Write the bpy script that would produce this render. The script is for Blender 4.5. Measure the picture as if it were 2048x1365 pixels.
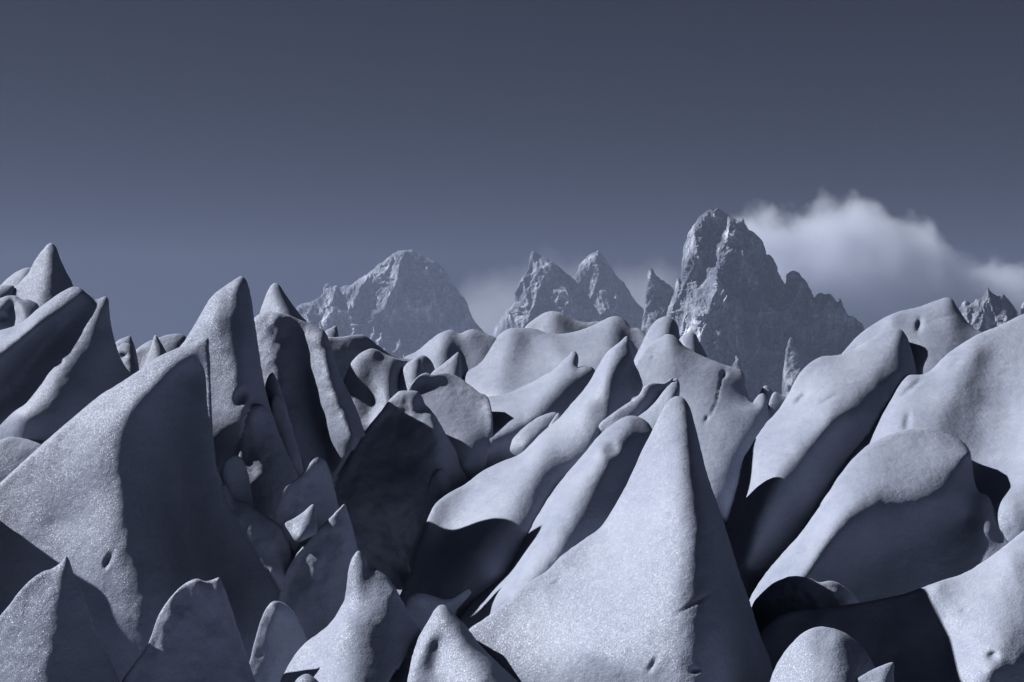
import bpy, math, random
import numpy as np
from mathutils import Vector
from mathutils.kdtree import KDTree
from mathutils.geometry import delaunay_2d_cdt

scene = bpy.context.scene
for o in list(bpy.data.objects):
    bpy.data.objects.remove(o)

# ------------------------------------------------------------------ camera
F = 2813.0            # focal length in photograph pixels (2048 wide)
CX, CY = 1024.0, 682.5
CAMZ = 12.0
cam_d = bpy.data.cameras.new('camera')
cam_d.sensor_width = 36.0
cam_d.lens = 36.0 * F / 2048.0
cam_d.clip_start = 0.5
cam_d.clip_end = 60000.0
cam = bpy.data.objects.new('camera', cam_d)
cam.location = (0, 0, CAMZ)
cam.rotation_euler = (math.radians(90), 0, 0)
scene.collection.objects.link(cam)
scene.camera = cam

# ------------------------------------------------------------------ sky + sun
SUN_EL = math.radians(38)
SUN_BACK = math.radians(14)      # degrees the sun stands behind the seracs
to_sun = Vector((-math.cos(SUN_EL) * math.cos(SUN_BACK),
                 math.cos(SUN_EL) * math.sin(SUN_BACK), math.sin(SUN_EL)))
world = bpy.data.worlds.new('World')
scene.world = world
world.use_nodes = True
nt = world.node_tree
nt.nodes.clear()
sky = nt.nodes.new('ShaderNodeTexSky')
sky.sky_type = 'NISHITA'
sky.sun_disc = False
sky.sun_elevation = SUN_EL
sky.sun_rotation = math.atan2(to_sun.x, to_sun.y)
sky.altitude = 2500
sky.air_density = 1.0
sky.dust_density = 0.4
sky.ozone_density = 1.0
bw = nt.nodes.new('ShaderNodeRGBToBW')
tint = nt.nodes.new('ShaderNodeMix')
tint.data_type = 'RGBA'
tint.blend_type = 'MULTIPLY'
tint.inputs['Factor'].default_value = 1.0
tint.inputs['B'].default_value = (0.019, 0.0237, 0.044, 1)
bg = nt.nodes.new('ShaderNodeBackground')
bg.inputs['Strength'].default_value = 0.11
wo = nt.nodes.new('ShaderNodeOutputWorld')
nt.links.new(sky.outputs['Color'], bw.inputs[0])
gam = nt.nodes.new('ShaderNodeMath')
gam.operation = 'POWER'
gam.inputs[1].default_value = 1.2
nt.links.new(bw.outputs[0], gam.inputs[0])
nt.links.new(gam.outputs[0], tint.inputs['A'])
nt.links.new(tint.outputs['Result'], bg.inputs['Color'])
nt.links.new(bg.outputs[0], wo.inputs['Surface'])

HAZE = 1.4e-4
sun_d = bpy.data.lights.new('sun', 'SUN')
sun_d.energy = 5.0
sun_d.angle = math.radians(0.55)
sun_d.color = (1.0, 0.985, 0.97)
sun = bpy.data.objects.new('sun', sun_d)
sun.rotation_euler = (-to_sun).to_track_quat('-Z', 'Y').to_euler()
sun.location = (-40, 10, 60)
scene.collection.objects.link(sun)

vs = scene.view_settings
vs.view_transform = 'Standard'
vs.look = 'None'
vs.exposure = 1.1
vs.gamma = 1.0
vs.use_curve_mapping = False
try:
    scene.cycles.diffuse_bounces = 1
    scene.cycles.volume_bounces = 4
    scene.cycles.volume_max_steps = 256
except Exception:
    pass

# ------------------------------------------------------------------ materials
def new_mat(name):
    m = bpy.data.materials.new(name)
    m.use_nodes = True
    m.node_tree.nodes.clear()
    return m, m.node_tree.nodes, m.node_tree.links

def math_node(N, L, op, a, b=None, clamp=False):
    n = N.new('ShaderNodeMath')
    n.operation = op
    n.use_clamp = clamp
    for i, v in enumerate((a, b)):
        if v is None:
            continue
        if hasattr(v, 'is_output'):
            L.new(v, n.inputs[i])
        else:
            n.inputs[i].default_value = v
    return n.outputs[0]

def ramp(N, L, fac, stops):
    r = N.new('ShaderNodeValToRGB')
    e = r.color_ramp.elements
    while len(e) < len(stops):
        e.new(0.5)
    for el, (p, c) in zip(e, stops):
        el.position = p
        el.color = (c[0], c[1], c[2], 1)
    L.new(fac, r.inputs[0])
    return r.outputs[0]

def noise(N, L, vec, scale, detail=3, rough=0.5, dist=0.0):
    n = N.new('ShaderNodeTexNoise')
    n.inputs['Scale'].default_value = scale
    n.inputs['Detail'].default_value = detail
    n.inputs['Roughness'].default_value = rough
    n.inputs['Distortion'].default_value = dist
    L.new(vec, n.inputs['Vector'])
    return n.outputs['Fac']

def make_ice():
    m, N, L = new_mat('glacier_ice')
    geo = N.new('ShaderNodeNewGeometry')
    pos = geo.outputs['Position']
    # grain: pale rotten crust, slightly dirtier streaks
    big = noise(N, L, pos, 0.5, 5, 0.6)
    streak_map = N.new('ShaderNodeMapping')
    streak_map.inputs['Scale'].default_value = (1.2, 1.2, 5.0)
    streak_map.inputs['Rotation'].default_value = (0.5, 0.35, 0.2)
    L.new(pos, streak_map.inputs['Vector'])
    streak = noise(N, L, streak_map.outputs[0], 1.4, 5, 0.62)
    grain = noise(N, L, pos, 26.0, 3, 0.75)
    mixv = math_node(N, L, 'MULTIPLY', big, 0.5)
    mixv = math_node(N, L, 'ADD', mixv, math_node(N, L, 'MULTIPLY', streak, 0.25))
    mixv = math_node(N, L, 'ADD', mixv, math_node(N, L, 'MULTIPLY', grain, 0.5))
    col = ramp(N, L, mixv, [(0.36, (0.118, 0.137, 0.19)), (0.62, (0.19, 0.213, 0.278)), (0.85, (0.245, 0.268, 0.332))])
    # relief of the crust
    bump = N.new('ShaderNodeBump')
    bump.inputs['Strength'].default_value = 0.45
    bump.inputs['Distance'].default_value = 0.045
    h = math_node(N, L, 'ADD', math_node(N, L, 'MULTIPLY', grain, 0.8),
                  math_node(N, L, 'MULTIPLY', noise(N, L, pos, 5.0, 4, 0.6), 1.6))
    L.new(h, bump.inputs['Height'])
    dif = N.new('ShaderNodeBsdfDiffuse')
    dif.inputs['Roughness'].default_value = 0.0
    L.new(col, dif.inputs['Color'])
    L.new(bump.outputs[0], dif.inputs['Normal'])
    # crystal facets: every grain mirrors the sun from its own tilt
    vor = N.new('ShaderNodeTexVoronoi')
    vor.inputs['Scale'].default_value = 85.0
    L.new(pos, vor.inputs['Vector'])
    sub = N.new('ShaderNodeVectorMath'); sub.operation = 'SUBTRACT'
    sub.inputs[1].default_value = (0.5, 0.5, 0.5)
    L.new(vor.outputs['Color'], sub.inputs[0])
    sc = N.new('ShaderNodeVectorMath'); sc.operation = 'SCALE'
    sc.inputs['Scale'].default_value = 0.62
    L.new(sub.outputs[0], sc.inputs[0])
    add = N.new('ShaderNodeVectorMath'); add.operation = 'ADD'
    L.new(sc.outputs[0], add.inputs[0])
    L.new(geo.outputs['Normal'], add.inputs[1])
    nrm = N.new('ShaderNodeVectorMath'); nrm.operation = 'NORMALIZE'
    L.new(add.outputs[0], nrm.inputs[0])
    gl = N.new('ShaderNodeBsdfGlossy')
    gl.inputs['Roughness'].default_value = 0.36
    gl.inputs['Color'].default_value = (0.86, 0.9, 1.0, 1)
    L.new(nrm.outputs[0], gl.inputs['Normal'])
    mx = N.new('ShaderNodeMixShader')
    mx.inputs[0].default_value = 0.015
    L.new(dif.outputs[0], mx.inputs[1])
    L.new(gl.outputs[0], mx.inputs[2])
    out = N.new('ShaderNodeOutputMaterial')
    L.new(mx.outputs[0], out.inputs['Surface'])
    return m

def make_rock():
    m, N, L = new_mat('granite')
    geo = N.new('ShaderNodeNewGeometry')
    pos = geo.outputs['Position']
    n1 = noise(N, L, pos, 0.012, 9, 0.66, 0.6)
    mp = N.new('ShaderNodeMapping')
    mp.inputs['Scale'].default_value = (2.2, 2.2, 0.7)
    mp.inputs['Rotation'].default_value = (0.0, 0.5, 0.0)
    L.new(pos, mp.inputs['Vector'])
    n2 = noise(N, L, mp.outputs[0], 0.03, 8, 0.7)
    col = ramp(N, L, math_node(N, L, 'MULTIPLY', math_node(N, L, 'ADD', n1, n2), 0.5),
               [(0.38, (0.06, 0.07, 0.10)), (0.49, (0.135, 0.152, 0.20)), (0.56, (0.29, 0.315, 0.385)), (0.61, (0.6, 0.63, 0.71))])
    bump = N.new('ShaderNodeBump')
    bump.inputs['Strength'].default_value = 0.9
    bump.inputs['Distance'].default_value = 8.0
    L.new(n2, bump.inputs['Height'])
    d = N.new('ShaderNodeBsdfDiffuse')
    L.new(col, d.inputs['Color'])
    L.new(bump.outputs[0], d.inputs['Normal'])
    out = N.new('ShaderNodeOutputMaterial')
    L.new(d.outputs[0], out.inputs['Surface'])
    return m

ICE = make_ice()
ROCK = make_rock()

# ------------------------------------------------------------------ shape tools
def _hash(ix, iy, seed):
    n = (ix * 374761393 + iy * 668265263 + seed * 1442695041) & 0xffffffff
    n = ((n ^ (n >> 13)) * 1274126177) & 0xffffffff
    return ((n ^ (n >> 16)) & 0xffff) / 32767.5 - 1.0

def vnoise(x, y, seed):
    ix = np.floor(x).astype(np.int64); iy = np.floor(y).astype(np.int64)
    fx = x - ix; fy = y - iy
    fx = fx * fx * fx * (fx * (fx * 6 - 15) + 10); fy = fy * fy * fy * (fy * (fy * 6 - 15) + 10)
    a = _hash(ix, iy, seed); b = _hash(ix + 1, iy, seed)
    c = _hash(ix, iy + 1, seed); d = _hash(ix + 1, iy + 1, seed)
    return (a * (1 - fx) + b * fx) * (1 - fy) + (c * (1 - fx) + d * fx) * fy

def catmull(P, step, closed=True):
    """resample a polyline through its points (rows may carry extra columns)"""
    P = np.asarray(P, float)
    n = len(P)
    out = []
    rng = range(n) if closed else range(n - 1)
    for i in rng:
        if closed:
            p0, p1, p2, p3 = P[i - 1], P[i], P[(i + 1) % n], P[(i + 2) % n]
        else:
            p1, p2 = P[i], P[i + 1]
            p0 = P[i - 1] if i else 2 * p1 - p2
            p3 = P[i + 2] if i + 2 < n else 2 * p2 - p1
        # centripetal parametrisation: no overshoot at sharp tips
        d01 = max(np.hypot(*(p1 - p0)[:2]), 1e-3) ** .5
        d12 = max(np.hypot(*(p2 - p1)[:2]), 1e-3) ** .5
        d23 = max(np.hypot(*(p3 - p2)[:2]), 1e-3) ** .5
        t0, t1 = 0.0, d01
        t2 = t1 + d12
        t3 = t2 + d23
        k = max(1, int(round(np.hypot(*(p2 - p1)[:2]) / step)))
        for j in range(k):
            t = t1 + (t2 - t1) * j / k
            a1 = (t1 - t) / (t1 - t0) * p0 + (t - t0) / (t1 - t0) * p1
            a2 = (t2 - t) / (t2 - t1) * p1 + (t - t1) / (t2 - t1) * p2
            a3 = (t3 - t) / (t3 - t2) * p2 + (t - t2) / (t3 - t2) * p3
            b1 = (t2 - t) / (t2 - t0) * a1 + (t - t0) / (t2 - t0) * a2
            b2 = (t3 - t) / (t3 - t1) * a2 + (t - t1) / (t3 - t1) * a3
            out.append((t2 - t) / (t2 - t1) * b1 + (t - t1) / (t2 - t1) * b2)
    if not closed:
        out.append(P[-1])
    return np.array(out)

def inside(px, py, poly):
    x0, y0 = poly[:, 0], poly[:, 1]
    x1, y1 = np.roll(x0, -1), np.roll(y0, -1)
    r = np.zeros(len(px), bool)
    for a, b, c, d in zip(x0, y0, x1, y1):
        if b == d:
            continue
        m = (b > py) != (d > py)
        r ^= m & (px < (c - a) * (py - b) / (d - b) + a)
    return r

def edge_dist(px, py, poly):
    """distance to the outline, through a finely resampled copy of it"""
    a = poly[:, :2]
    b = np.roll(a, -1, 0)
    fine = np.concatenate([a + (b - a) * k / 4.0 for k in range(4)])
    kd = KDTree(len(fine))
    for i, p in enumerate(fine.tolist()):
        kd.insert((p[0], p[1], 0.0), i)
    kd.balance()
    return np.array([kd.find((x, y, 0.0))[2] for x, y in zip(px.tolist(), py.tolist())])

def rbf(cp, cv, q, c):
    n = len(cp)
    r = np.sqrt(((cp[:, None] - cp[None]) ** 2).sum(2) + c * c)
    A = np.zeros((n + 3, n + 3))
    A[:n, :n] = -r + np.eye(n) * 2.0
    S = 300.0
    A[:n, n] = 1; A[:n, n + 1:] = cp / S
    A[n, :n] = 1; A[n + 1:, :n] = cp.T / S
    b = np.zeros(n + 3); b[:n] = cv
    w = np.linalg.lstsq(A, b, rcond=None)[0]
    out = np.empty(len(q))
    for i in range(0, len(q), 4000):
        Q = q[i:i + 4000]
        rr = np.sqrt(((Q[:, None] - cp[None]) ** 2).sum(2) + c * c)
        out[i:i + 4000] = -rr @ w[:n] + w[n] + (Q / S) @ w[n + 1:]
    return out

def unproject(x, y, depth):
    return np.stack([(x - CX) / F * depth, depth, CAMZ + (CY - y) / F * depth], 1)

SEED = [7]
VERBOSE = False
def solid(name, D, outline, feats=(), tilt=0.45, rim=7.0, thick=None, soft=16.0, step=5.0,
          rough=(3.2, 0.5), dents=(), rock=0.0, jag=0.5, mat=None, pack=None, yaw=0.0, sag=0.0, at=0.0, bulk=0.5):
    """closed body standing at distance D (its top): a traced outline, ridge and
    hollow lines with their bulge toward the viewer, rounded rim and a real back."""
    SEED[0] += 11
    seed = SEED[0]
    P = np.array([(p[0], p[1], p[2] if len(p) > 2 else 0.0) for p in outline], float)
    O = catmull(P, step * 0.9)
    ang = np.arange(len(O))
    if jag:
        jx = vnoise(O[:, 0] * 0.09, O[:, 1] * 0.09, seed) + 0.6 * vnoise(O[:, 0] * 0.22, O[:, 1] * 0.22, seed + 1)
        jy = vnoise(O[:, 0] * 0.09 + 31, O[:, 1] * 0.09, seed + 2) + 0.6 * vnoise(O[:, 0] * 0.22, O[:, 1] * 0.22 + 9, seed + 3)
        O[:, 0] += jag * jx; O[:, 1] += jag * jy
    poly = O[:, :2]
    n = len(poly)
    # interior points: staggered grid + rings close to the rim
    x0, y0 = poly.min(0); x1, y1 = poly.max(0)
    gx, gy = np.meshgrid(np.arange(x0, x1, step), np.arange(y0, y1, step * 0.87))
    gx = gx + (np.arange(gx.shape[0]) % 2)[:, None] * step * 0.5
    gx = gx.ravel() + 0.18 * step * vnoise(gx.ravel() * 0.9, gy.ravel() * 0.9, seed + 5)
    gy = gy.ravel()
    k = inside(gx, gy, poly)
    gx, gy = gx[k], gy[k]
    t = edge_dist(gx, gy, poly)
    k = t > step * 1.15
    gx, gy, t = gx[k], gy[k], t[k]
    tan = np.roll(poly, -1, 0) - np.roll(poly, 1, 0)
    nor = np.stack([-tan[:, 1], tan[:, 0]], 1)
    nor /= np.maximum(np.hypot(nor[:, 0], nor[:, 1]), 1e-6)[:, None]
    area = 0.5 * np.sum(poly[:, 0] * np.roll(poly[:, 1], -1) - np.roll(poly[:, 0], -1) * poly[:, 1])
    if area < 0:
        nor = -nor
    rp = poly + nor * step * 0.42
    kk = inside(rp[:, 0], rp[:, 1], poly)
    rp = rp[kk]
    rt = edge_dist(rp[:, 0], rp[:, 1], poly)
    rp = rp[rt > step * 0.3]
    px = np.concatenate([poly[:, 0], rp[:, 0], gx]); py = np.concatenate([poly[:, 1], rp[:, 1], gy])
    res = delaunay_2d_cdt([Vector((float(a), float(b))) for a, b in zip(px, py)],
                          [(i, (i + 1) % n) for i in range(n)], [], 1, 1e-4)
    V = np.array([(v.x, v.y) for v in res[0]])
    faces = [tuple(f) for f in res[2]]
    isb = np.zeros(len(V), bool)
    for i, ids in enumerate(res[3]):
        if any(j < n for j in ids):
            isb[i] = True
    for e in res[1]:
        pass
    # height field toward the viewer, in pixels at distance D
    ob = catmull(P, 22.0)
    cps = [ob[:, :2]]; cvs = [ob[:, 2]]
    for f in feats:
        pts, h0, h1 = f[0], f[1], f[2]
        C = catmull(np.array(pts, float), 11.0, False) if len(pts) > 1 else np.array(pts, float)
        if len(pts) > 1:
            s = np.concatenate([[0], np.cumsum(np.hypot(*np.diff(C, axis=0).T))]); s /= s[-1]
        else:
            s = np.zeros(1)
        cps.append(C); cvs.append(h0 + (h1 - h0) * s)
    cp = np.concatenate(cps); cv = np.concatenate(cvs)
    base = rbf(ob[:, :2], ob[:, 2], V, 25.0) if np.abs(ob[:, 2]).max() > 0 else np.zeros(len(V))
    H = rbf(cp, cv, V, soft) if len(feats) else base.copy()
    T = edge_dist(V[:, 0], V[:, 1], poly)
    T[isb] = 0
    Tm = max(T.max(), 1.0)
    H[isb] = base[isb]
    R = min(rim, Tm * 0.8)
    u = np.clip(T / R, 0, 1)
    H = H + R * 0.8 * np.sqrt(np.maximum(0, 1 - (1 - u) ** 2))
    fade = np.clip(T / 18.0, 0, 1)
    if rock:
        X, Y = V[:, 0], V[:, 1]
        wx = X + 7 * vnoise(X / 30, Y / 45, seed + 40); wy = Y + 9 * vnoise(X / 35, Y / 35, seed + 41)
        r = 0
        amp, wl = 1.0, 58.0
        for o in range(6):
            sk = (0.30, -0.22, 0.42, -0.35, 0.2, 0.5)[o]
            nz = vnoise((wx + sk * wy) / wl, wy / (wl * (2.4 if o < 3 else 1.5)), seed + 50 + o)
            r = r + amp * (0.5 - np.abs(nz) ** 0.8)
            amp *= 0.57; wl *= 0.52
        # broken ledges across the ribs
        r = r + 0.10 * np.abs(((wy + 0.45 * wx) / 17.0 + 1.5 * vnoise(X / 40, Y / 40, seed + 60)) % 1.0 - 0.5)
        H = H + rock * r * np.clip(T / 8.0, 0, 1)
    else:
        X, Y = V[:, 0], V[:, 1]
        H = H + fade * (rough[0] * vnoise(X / 70, Y / 90, seed + 20) + rough[0] * 0.5 * vnoise(X / 33, Y / 40, seed + 21)
                        + rough[1] * vnoise(X / 14, Y / 17, seed + 22) + rough[1] * 0.5 * vnoise(X / 7, Y / 8, seed + 23))
    for (dx, dy, rx, ry, a, dep) in dents:
        ca, sa = math.cos(math.radians(a)), math.sin(math.radians(a))
        ux = ((V[:, 0] - dx) * ca + (V[:, 1] - dy) * sa) / rx
        uy = (-(V[:, 0] - dx) * sa + (V[:, 1] - dy) * ca) / ry
        H = H - dep * np.exp(-(ux ** 2 + uy ** 2) ** 1.5)
    ytop = poly[:, 1].min()
    if thick is None:
        thick = 0.55 * Tm + 12
    dy = V[:, 1] - ytop
    tl = tilt * dy - sag * dy ** 2 * 1e-3 - yaw * (V[:, 0] - 0.5 * (poly[:, 0].min() + poly[:, 0].max()))
    Hb = base - thick * (1 - np.exp(-1.6 * T / thick))
    # stand close behind the nearer neighbours, and sit against them where they touch
    over = []
    if pack is not None:
        bb = (V[:, 0].min(), V[:, 1].min(), V[:, 0].max(), V[:, 1].max())
        req = []
        for A in pack:
            if A['bb'][0] > bb[2] or A['bb'][2] < bb[0] or A['bb'][1] > bb[3] or A['bb'][3] < bb[1]:
                continue
            k = np.where((V[:, 0] > A['bb'][0]) & (V[:, 0] < A['bb'][2]) & (V[:, 1] > A['bb'][1]) & (V[:, 1] < A['bb'][3]))[0]
            if len(k) == 0:
                continue
            k = k[inside(V[k, 0], V[k, 1], A['poly'])]
            if len(k) == 0:
                continue
            near = np.array([A['kd'].find((x, y, 0.0))[1] for x, y in V[k].tolist()])
            da = A['depth'][near]
            deep = A['T'][near] > 2.5
            over.append((k[deep], da[deep]))
            r = A['T'][near] < 26
            r &= (V[k, 1] < 1380) & (V[k, 0] > -20) & (V[k, 0] < 2068)
            if r.any():
                req.append((da[r] + 0.15) / (1 - (H + tl)[k][r] / F))
        if req:
            need = np.percentile(np.concatenate(req), 96)
            D = float(np.clip(need, D * 0.8, D * 1.35))
        if at:
            D = at
    df = D * (1 - (H + tl) / F)
    grow = (1 - np.exp(-T / 45.0)) if not rock else (1 - np.exp(-T / 30.0))
    db = D * (1 - (base - (thick + bulk * np.minimum(dy, 420)) * grow) / F)
    for k, da in over:
        df[k] = np.maximum(df[k], da + 0.06)
    db = np.where(isb, df, np.maximum(db, df + 0.05))
    if pack is not None:
        kd = KDTree(len(V))
        for i, q in enumerate(V.tolist()):
            kd.insert((q[0], q[1], 0.0), i)
        kd.balance()
        pack.append(dict(bb=(V[:, 0].min(), V[:, 1].min(), V[:, 0].max(), V[:, 1].max()), poly=poly, kd=kd, depth=df, T=T))
    front = unproject(V[:, 0], V[:, 1], df)
    inner = np.where(~isb)[0]
    back = unproject(V[inner, 0], V[inner, 1], db[inner])
    bid = np.arange(len(V)); bid[inner] = len(V) + np.arange(len(inner))
    co = np.concatenate([front, back])
    allf = []
    for f in faces:
        a, b, c = V[f[0]], V[f[1]], V[f[2]]
        if (b[0] - a[0]) * (c[1] - a[1]) - (b[1] - a[1]) * (c[0] - a[0]) > 0:
            f = (f[0], f[2], f[1])
        allf.append(f)
        g = tuple(int(bid[i]) for i in reversed(f))
        if not all(isb[i] for i in f):
            allf.append(g)
    foot = co[np.argmin(co[:, 2])].copy()
    mid = np.array([(co[:, 0].min() + co[:, 0].max()) / 2, (co[:, 1].min() + co[:, 1].max()) / 2, co[:, 2].min()])
    me = bpy.data.meshes.new(name)
    me.from_pydata((co - mid).tolist(), [], allf)
    me.polygons.foreach_set('use_smooth', np.full(len(me.polygons), not rock))
    me.materials.append(mat)
    me.update()
    ob_ = bpy.data.objects.new(name, me)
    ob_.location = mid
    scene.collection.objects.link(ob_)
    if VERBOSE:
        print('SER', round(D, 1), 'front median', np.round(np.median(df), 1), 'min', np.round(df.min(), 1), 'back', np.round(db.max(), 1), name)
    return ob_

SPECS = []
def serac(name, label, D, outline, feats=(), **kw):
    SPECS.append((D, name, label, outline, feats, kw))

def build_seracs():
    """nearest first, so each one settles against those in front of it"""
    pack = []
    for D, name, label, outline, feats, kw in sorted(SPECS, key=lambda s: s[0]):
        o = solid(name, D, outline, feats, mat=ICE, pack=pack, **kw)
        if VERBOSE:
            print('   was', D, label)
        o['label'] = label
        o['category'] = 'serac'
        o['group'] = 'ice seracs of the glacier'

def mountain(label, D, outline, feats=(), **kw):
    kw.setdefault('step', 2.6); kw.setdefault('rock', 26.0); kw.setdefault('rim', 8.0)
    kw.setdefault('tilt', 0.08); kw.setdefault('jag', 1.6); kw.setdefault('soft', 8.0)
    o = solid('mountain', D, outline, feats, mat=ROCK, **kw)
    o['label'] = label
    o['kind'] = 'structure'
    return o

# ------------------------------------------------------------------ glacier bed
def glacier_bed():
    Dk = np.array([-60, 8, 24, 34, 45, 60, 75, 90, 120, 200, 600, 1500, 4400.])
    Zk = np.array([-9, -9, -9.5, -10, -9.5, -9, -9, -10, -13, -32, -140, -330, -420.])
    ys = np.concatenate([np.arange(-60, 130, 1.2), np.geomspace(130, 4400, 60)])
    us = np.linspace(-1, 1, 130)
    X = us[None, :] * (60 + np.maximum(ys, 0)[:, None] * 0.75)
    Y = np.repeat(ys[:, None], len(us), 1)
    Z = np.interp(ys, Dk, Zk)[:, None] + 1.1 * vnoise(X.ravel() / 6, Y.ravel() / 6, 3).reshape(X.shape) \
        + 0.5 * vnoise(X.ravel() / 2.3, Y.ravel() / 2.3, 4).reshape(X.shape)
    left = np.clip((-X - 11.0) / 4.0, 0, 1)
    far = np.clip((Y - 44.0) / 6.0, 0, 1) * np.clip((95.0 - Y) / 25.0, 0, 1)
    Z = Z + 6.2 * left * left * (3 - 2 * left) * far
    n, mcol = X.shape
    co = np.stack([X.ravel(), Y.ravel(), Z.ravel() + CAMZ], 1)
    f = [(i * mcol + j, i * mcol + j + 1, (i + 1) * mcol + j + 1, (i + 1) * mcol + j) for i in range(n - 1) for j in range(mcol - 1)]
    me = bpy.data.meshes.new('glacier_ground')
    me.from_pydata(co.tolist(), [], f)
    me.polygons.foreach_set('use_smooth', np.ones(len(me.polygons), bool))
    me.materials.append(ICE)
    o = bpy.data.objects.new('glacier_ground', me)
    scene.collection.objects.link(o)
    o['kind'] = 'structure'
glacier_bed()

# ------------------------------------------------------------------ mountains
mountain('broad pale hazy peak left of the centre with a snow patch on its flank', 4200,
  [(540,680),(575,632),(600,610),(630,602),(644,590),(649,573),(657,569),(664,573),(672,571),(680,575),(690,571),(702,569),(715,560),(740,545),
   (755,531),(770,520),(785,509),(796,503),(810,500),(826,502),(835,508),(845,513),(865,520),(880,530),(890,541),(900,558),
   (912,576),(925,591),(935,611),(945,635),(958,652),(975,672),(990,700),(1000,800),(800,840),(560,800)],
  [([(800,504),(785,530),(770,548),(766,575),(752,598),(772,625),(766,655),(772,690),(760,740)], 4, 70),
   ([(740,545),(710,570),(695,600),(690,640),(660,700)], 4, 25),
   ([(745,575),(725,605),(735,650),(720,700)], 20, 30),
   ([(660,575),(650,610),(640,680)], 2, 20),
   ([(835,510),(850,560),(880,620),(900,680),(910,760)], 6, 55),
   ([(815,540),(815,600),(830,680)], 18, 40)])
mountain('sharp hazy peak with a bright left edge in the middle of the range', 3700,
  [(940,760),(965,690),(985,664),(1000,642),(1020,612),(1030,600),(1033,578),(1044,556),(1054,546),(1059,527),(1062,507),(1068,504),
   (1085,514),(1110,528),(1130,544),(1150,560),(1166,580),(1190,612),(1205,645),(1225,700),(1240,800),(960,820)],
  [([(1066,506),(1064,540),(1062,565),(1050,592),(1032,616),(1005,652),(985,700)], 4, 30),
   ([(1085,540),(1100,600),(1120,680)], 10, 25), ([(1120,560),(1150,620),(1170,700)], 14, 45)])
mountain('narrow hazy peak with a bright leaf-shaped rock face near its summit', 4000,
  [(1110,700),(1135,595),(1150,552),(1163,527),(1178,511),(1188,505),(1196,501),(1204,510),(1213,523),(1230,545),(1250,570),(1270,600),(1288,620),(1300,655),
   (1320,800),(1120,800)],
  [([(1196,503),(1190,530),(1190,560),(1200,600),(1215,680)], 4, 50), ([(1175,560),(1180,620)], 2, 15)])
mountain('small dark fang-shaped peak beside the tall rock tower', 2900,
  [(1270,760),(1286,640),(1291,600),(1292,570),(1296,546),(1301,536),(1306,541),(1313,551),(1326,562),(1345,575),(1356,592),(1370,700),(1370,780)],
  [([(1301,538),(1303,570),(1302,620),(1305,700)], 3, 30)])
mountain('tallest rock tower with ribbed rounded summit and a jagged ridge falling right', 2150,
  [(1270,860),(1300,720),(1325,655),(1336,616),(1346,590),(1353,561),(1358,556),(1362,566),(1362,540),(1365,510),(1370,485),(1380,464),
   (1395,440),(1410,425),(1420,418),(1427,421),(1435,416),(1450,425),(1465,436),(1480,440),(1486,436),(1494,453),(1505,464),(1520,475),(1528,490),(1533,511),
   (1540,511),(1548,520),(1557,543),(1565,562),(1570,570),(1574,548),(1580,543),(1588,541),(1596,545),(1605,556),(1620,578),(1629,596),(1636,588),(1644,586),(1652,590),(1660,588),(1668,595),(1675,606),(1679,597),(1683,600),
   (1688,615),(1697,630),(1710,636),(1722,648),(1732,662),(1765,705),(1800,800),(1780,900),(1300,920)],
  [([(1412,428),(1400,455),(1390,490),(1392,530),(1390,570),(1380,610),(1365,660),(1350,720)], 10, 60),
   ([(1400,460),(1410,500),(1405,560)], 16, 22),
   ([(1482,441),(1468,470),(1455,500),(1440,525),(1420,545),(1408,580),(1395,620)], 12, 70),
   ([(1440,430),(1436,470),(1425,510),(1410,535)], 4, 18),
   ([(1500,470),(1490,540),(1480,620),(1460,700),(1440,780)], 14, 95),
   ([(1535,520),(1540,580),(1520,660),(1510,760)], 6, 60),
   ([(1588,545),(1585,590),(1570,650),(1550,720)], 4, 55),
   ([(1565,575),(1560,620),(1530,700)], 2, 35),
   ([(1650,592),(1640,630),(1615,660),(1600,720)], 3, 40),
   ([(1683,603),(1682,640),(1680,690),(1670,760)], 3, 55), ([(1630,598),(1625,640),(1610,690)], 1, 15),
   ([(1435,630),(1400,665),(1375,690)], 70, 75), ([(1480,600),(1450,625)], 75, 78)],
  step=2.3, rock=26.0)
mountain('slim sunlit rock pinnacle at the foot of the tall rock tower', 2000,
  [(1545,860),(1562,800),(1565,760),(1568,720),(1573,695),(1578,677),(1582,676),(1588,688),(1600,701),(1622,716),(1652,728),(1690,770),(1700,860)],
  [([(1580,678),(1583,710),(1586,760),(1590,820)], 4, 22)], rock=10.0)
mountain('tiny sunlit rock tooth showing just above the cracked ice face', 1950,
  [(1440,800),(1462,740),(1468,725),(1473,711),(1477,716),(1482,730),(1500,760),(1520,820)],
  [([(1474,713),(1476,740),(1480,790)], 3, 14)], rock=6.0, tilt=0.7)
mountain('small dark jagged summit at the right edge of the photograph', 1200,
  [(1890,720),(1918,622),(1925,606),(1931,602),(1938,606),(1946,606),(1953,599),(1962,597),(1969,590),(1974,580),(1978,574),(1982,583),(1990,590),(1998,592),(2006,589),
   (2014,598),(2024,608),(2033,622),(2040,638),(2044,615),(2050,602),(2060,590),(2080,600),(2110,640),(2130,740)],
  [([(1978,577),(1972,610),(1965,650),(1955,690)], 3, 35), ([(1955,600),(1945,630),(1935,660)], 2, 14),
   ([(2006,592),(2012,630),(2010,680)], 4, 35), ([(1990,600),(1985,650)], 4, 15)], rock=11.0)
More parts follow.
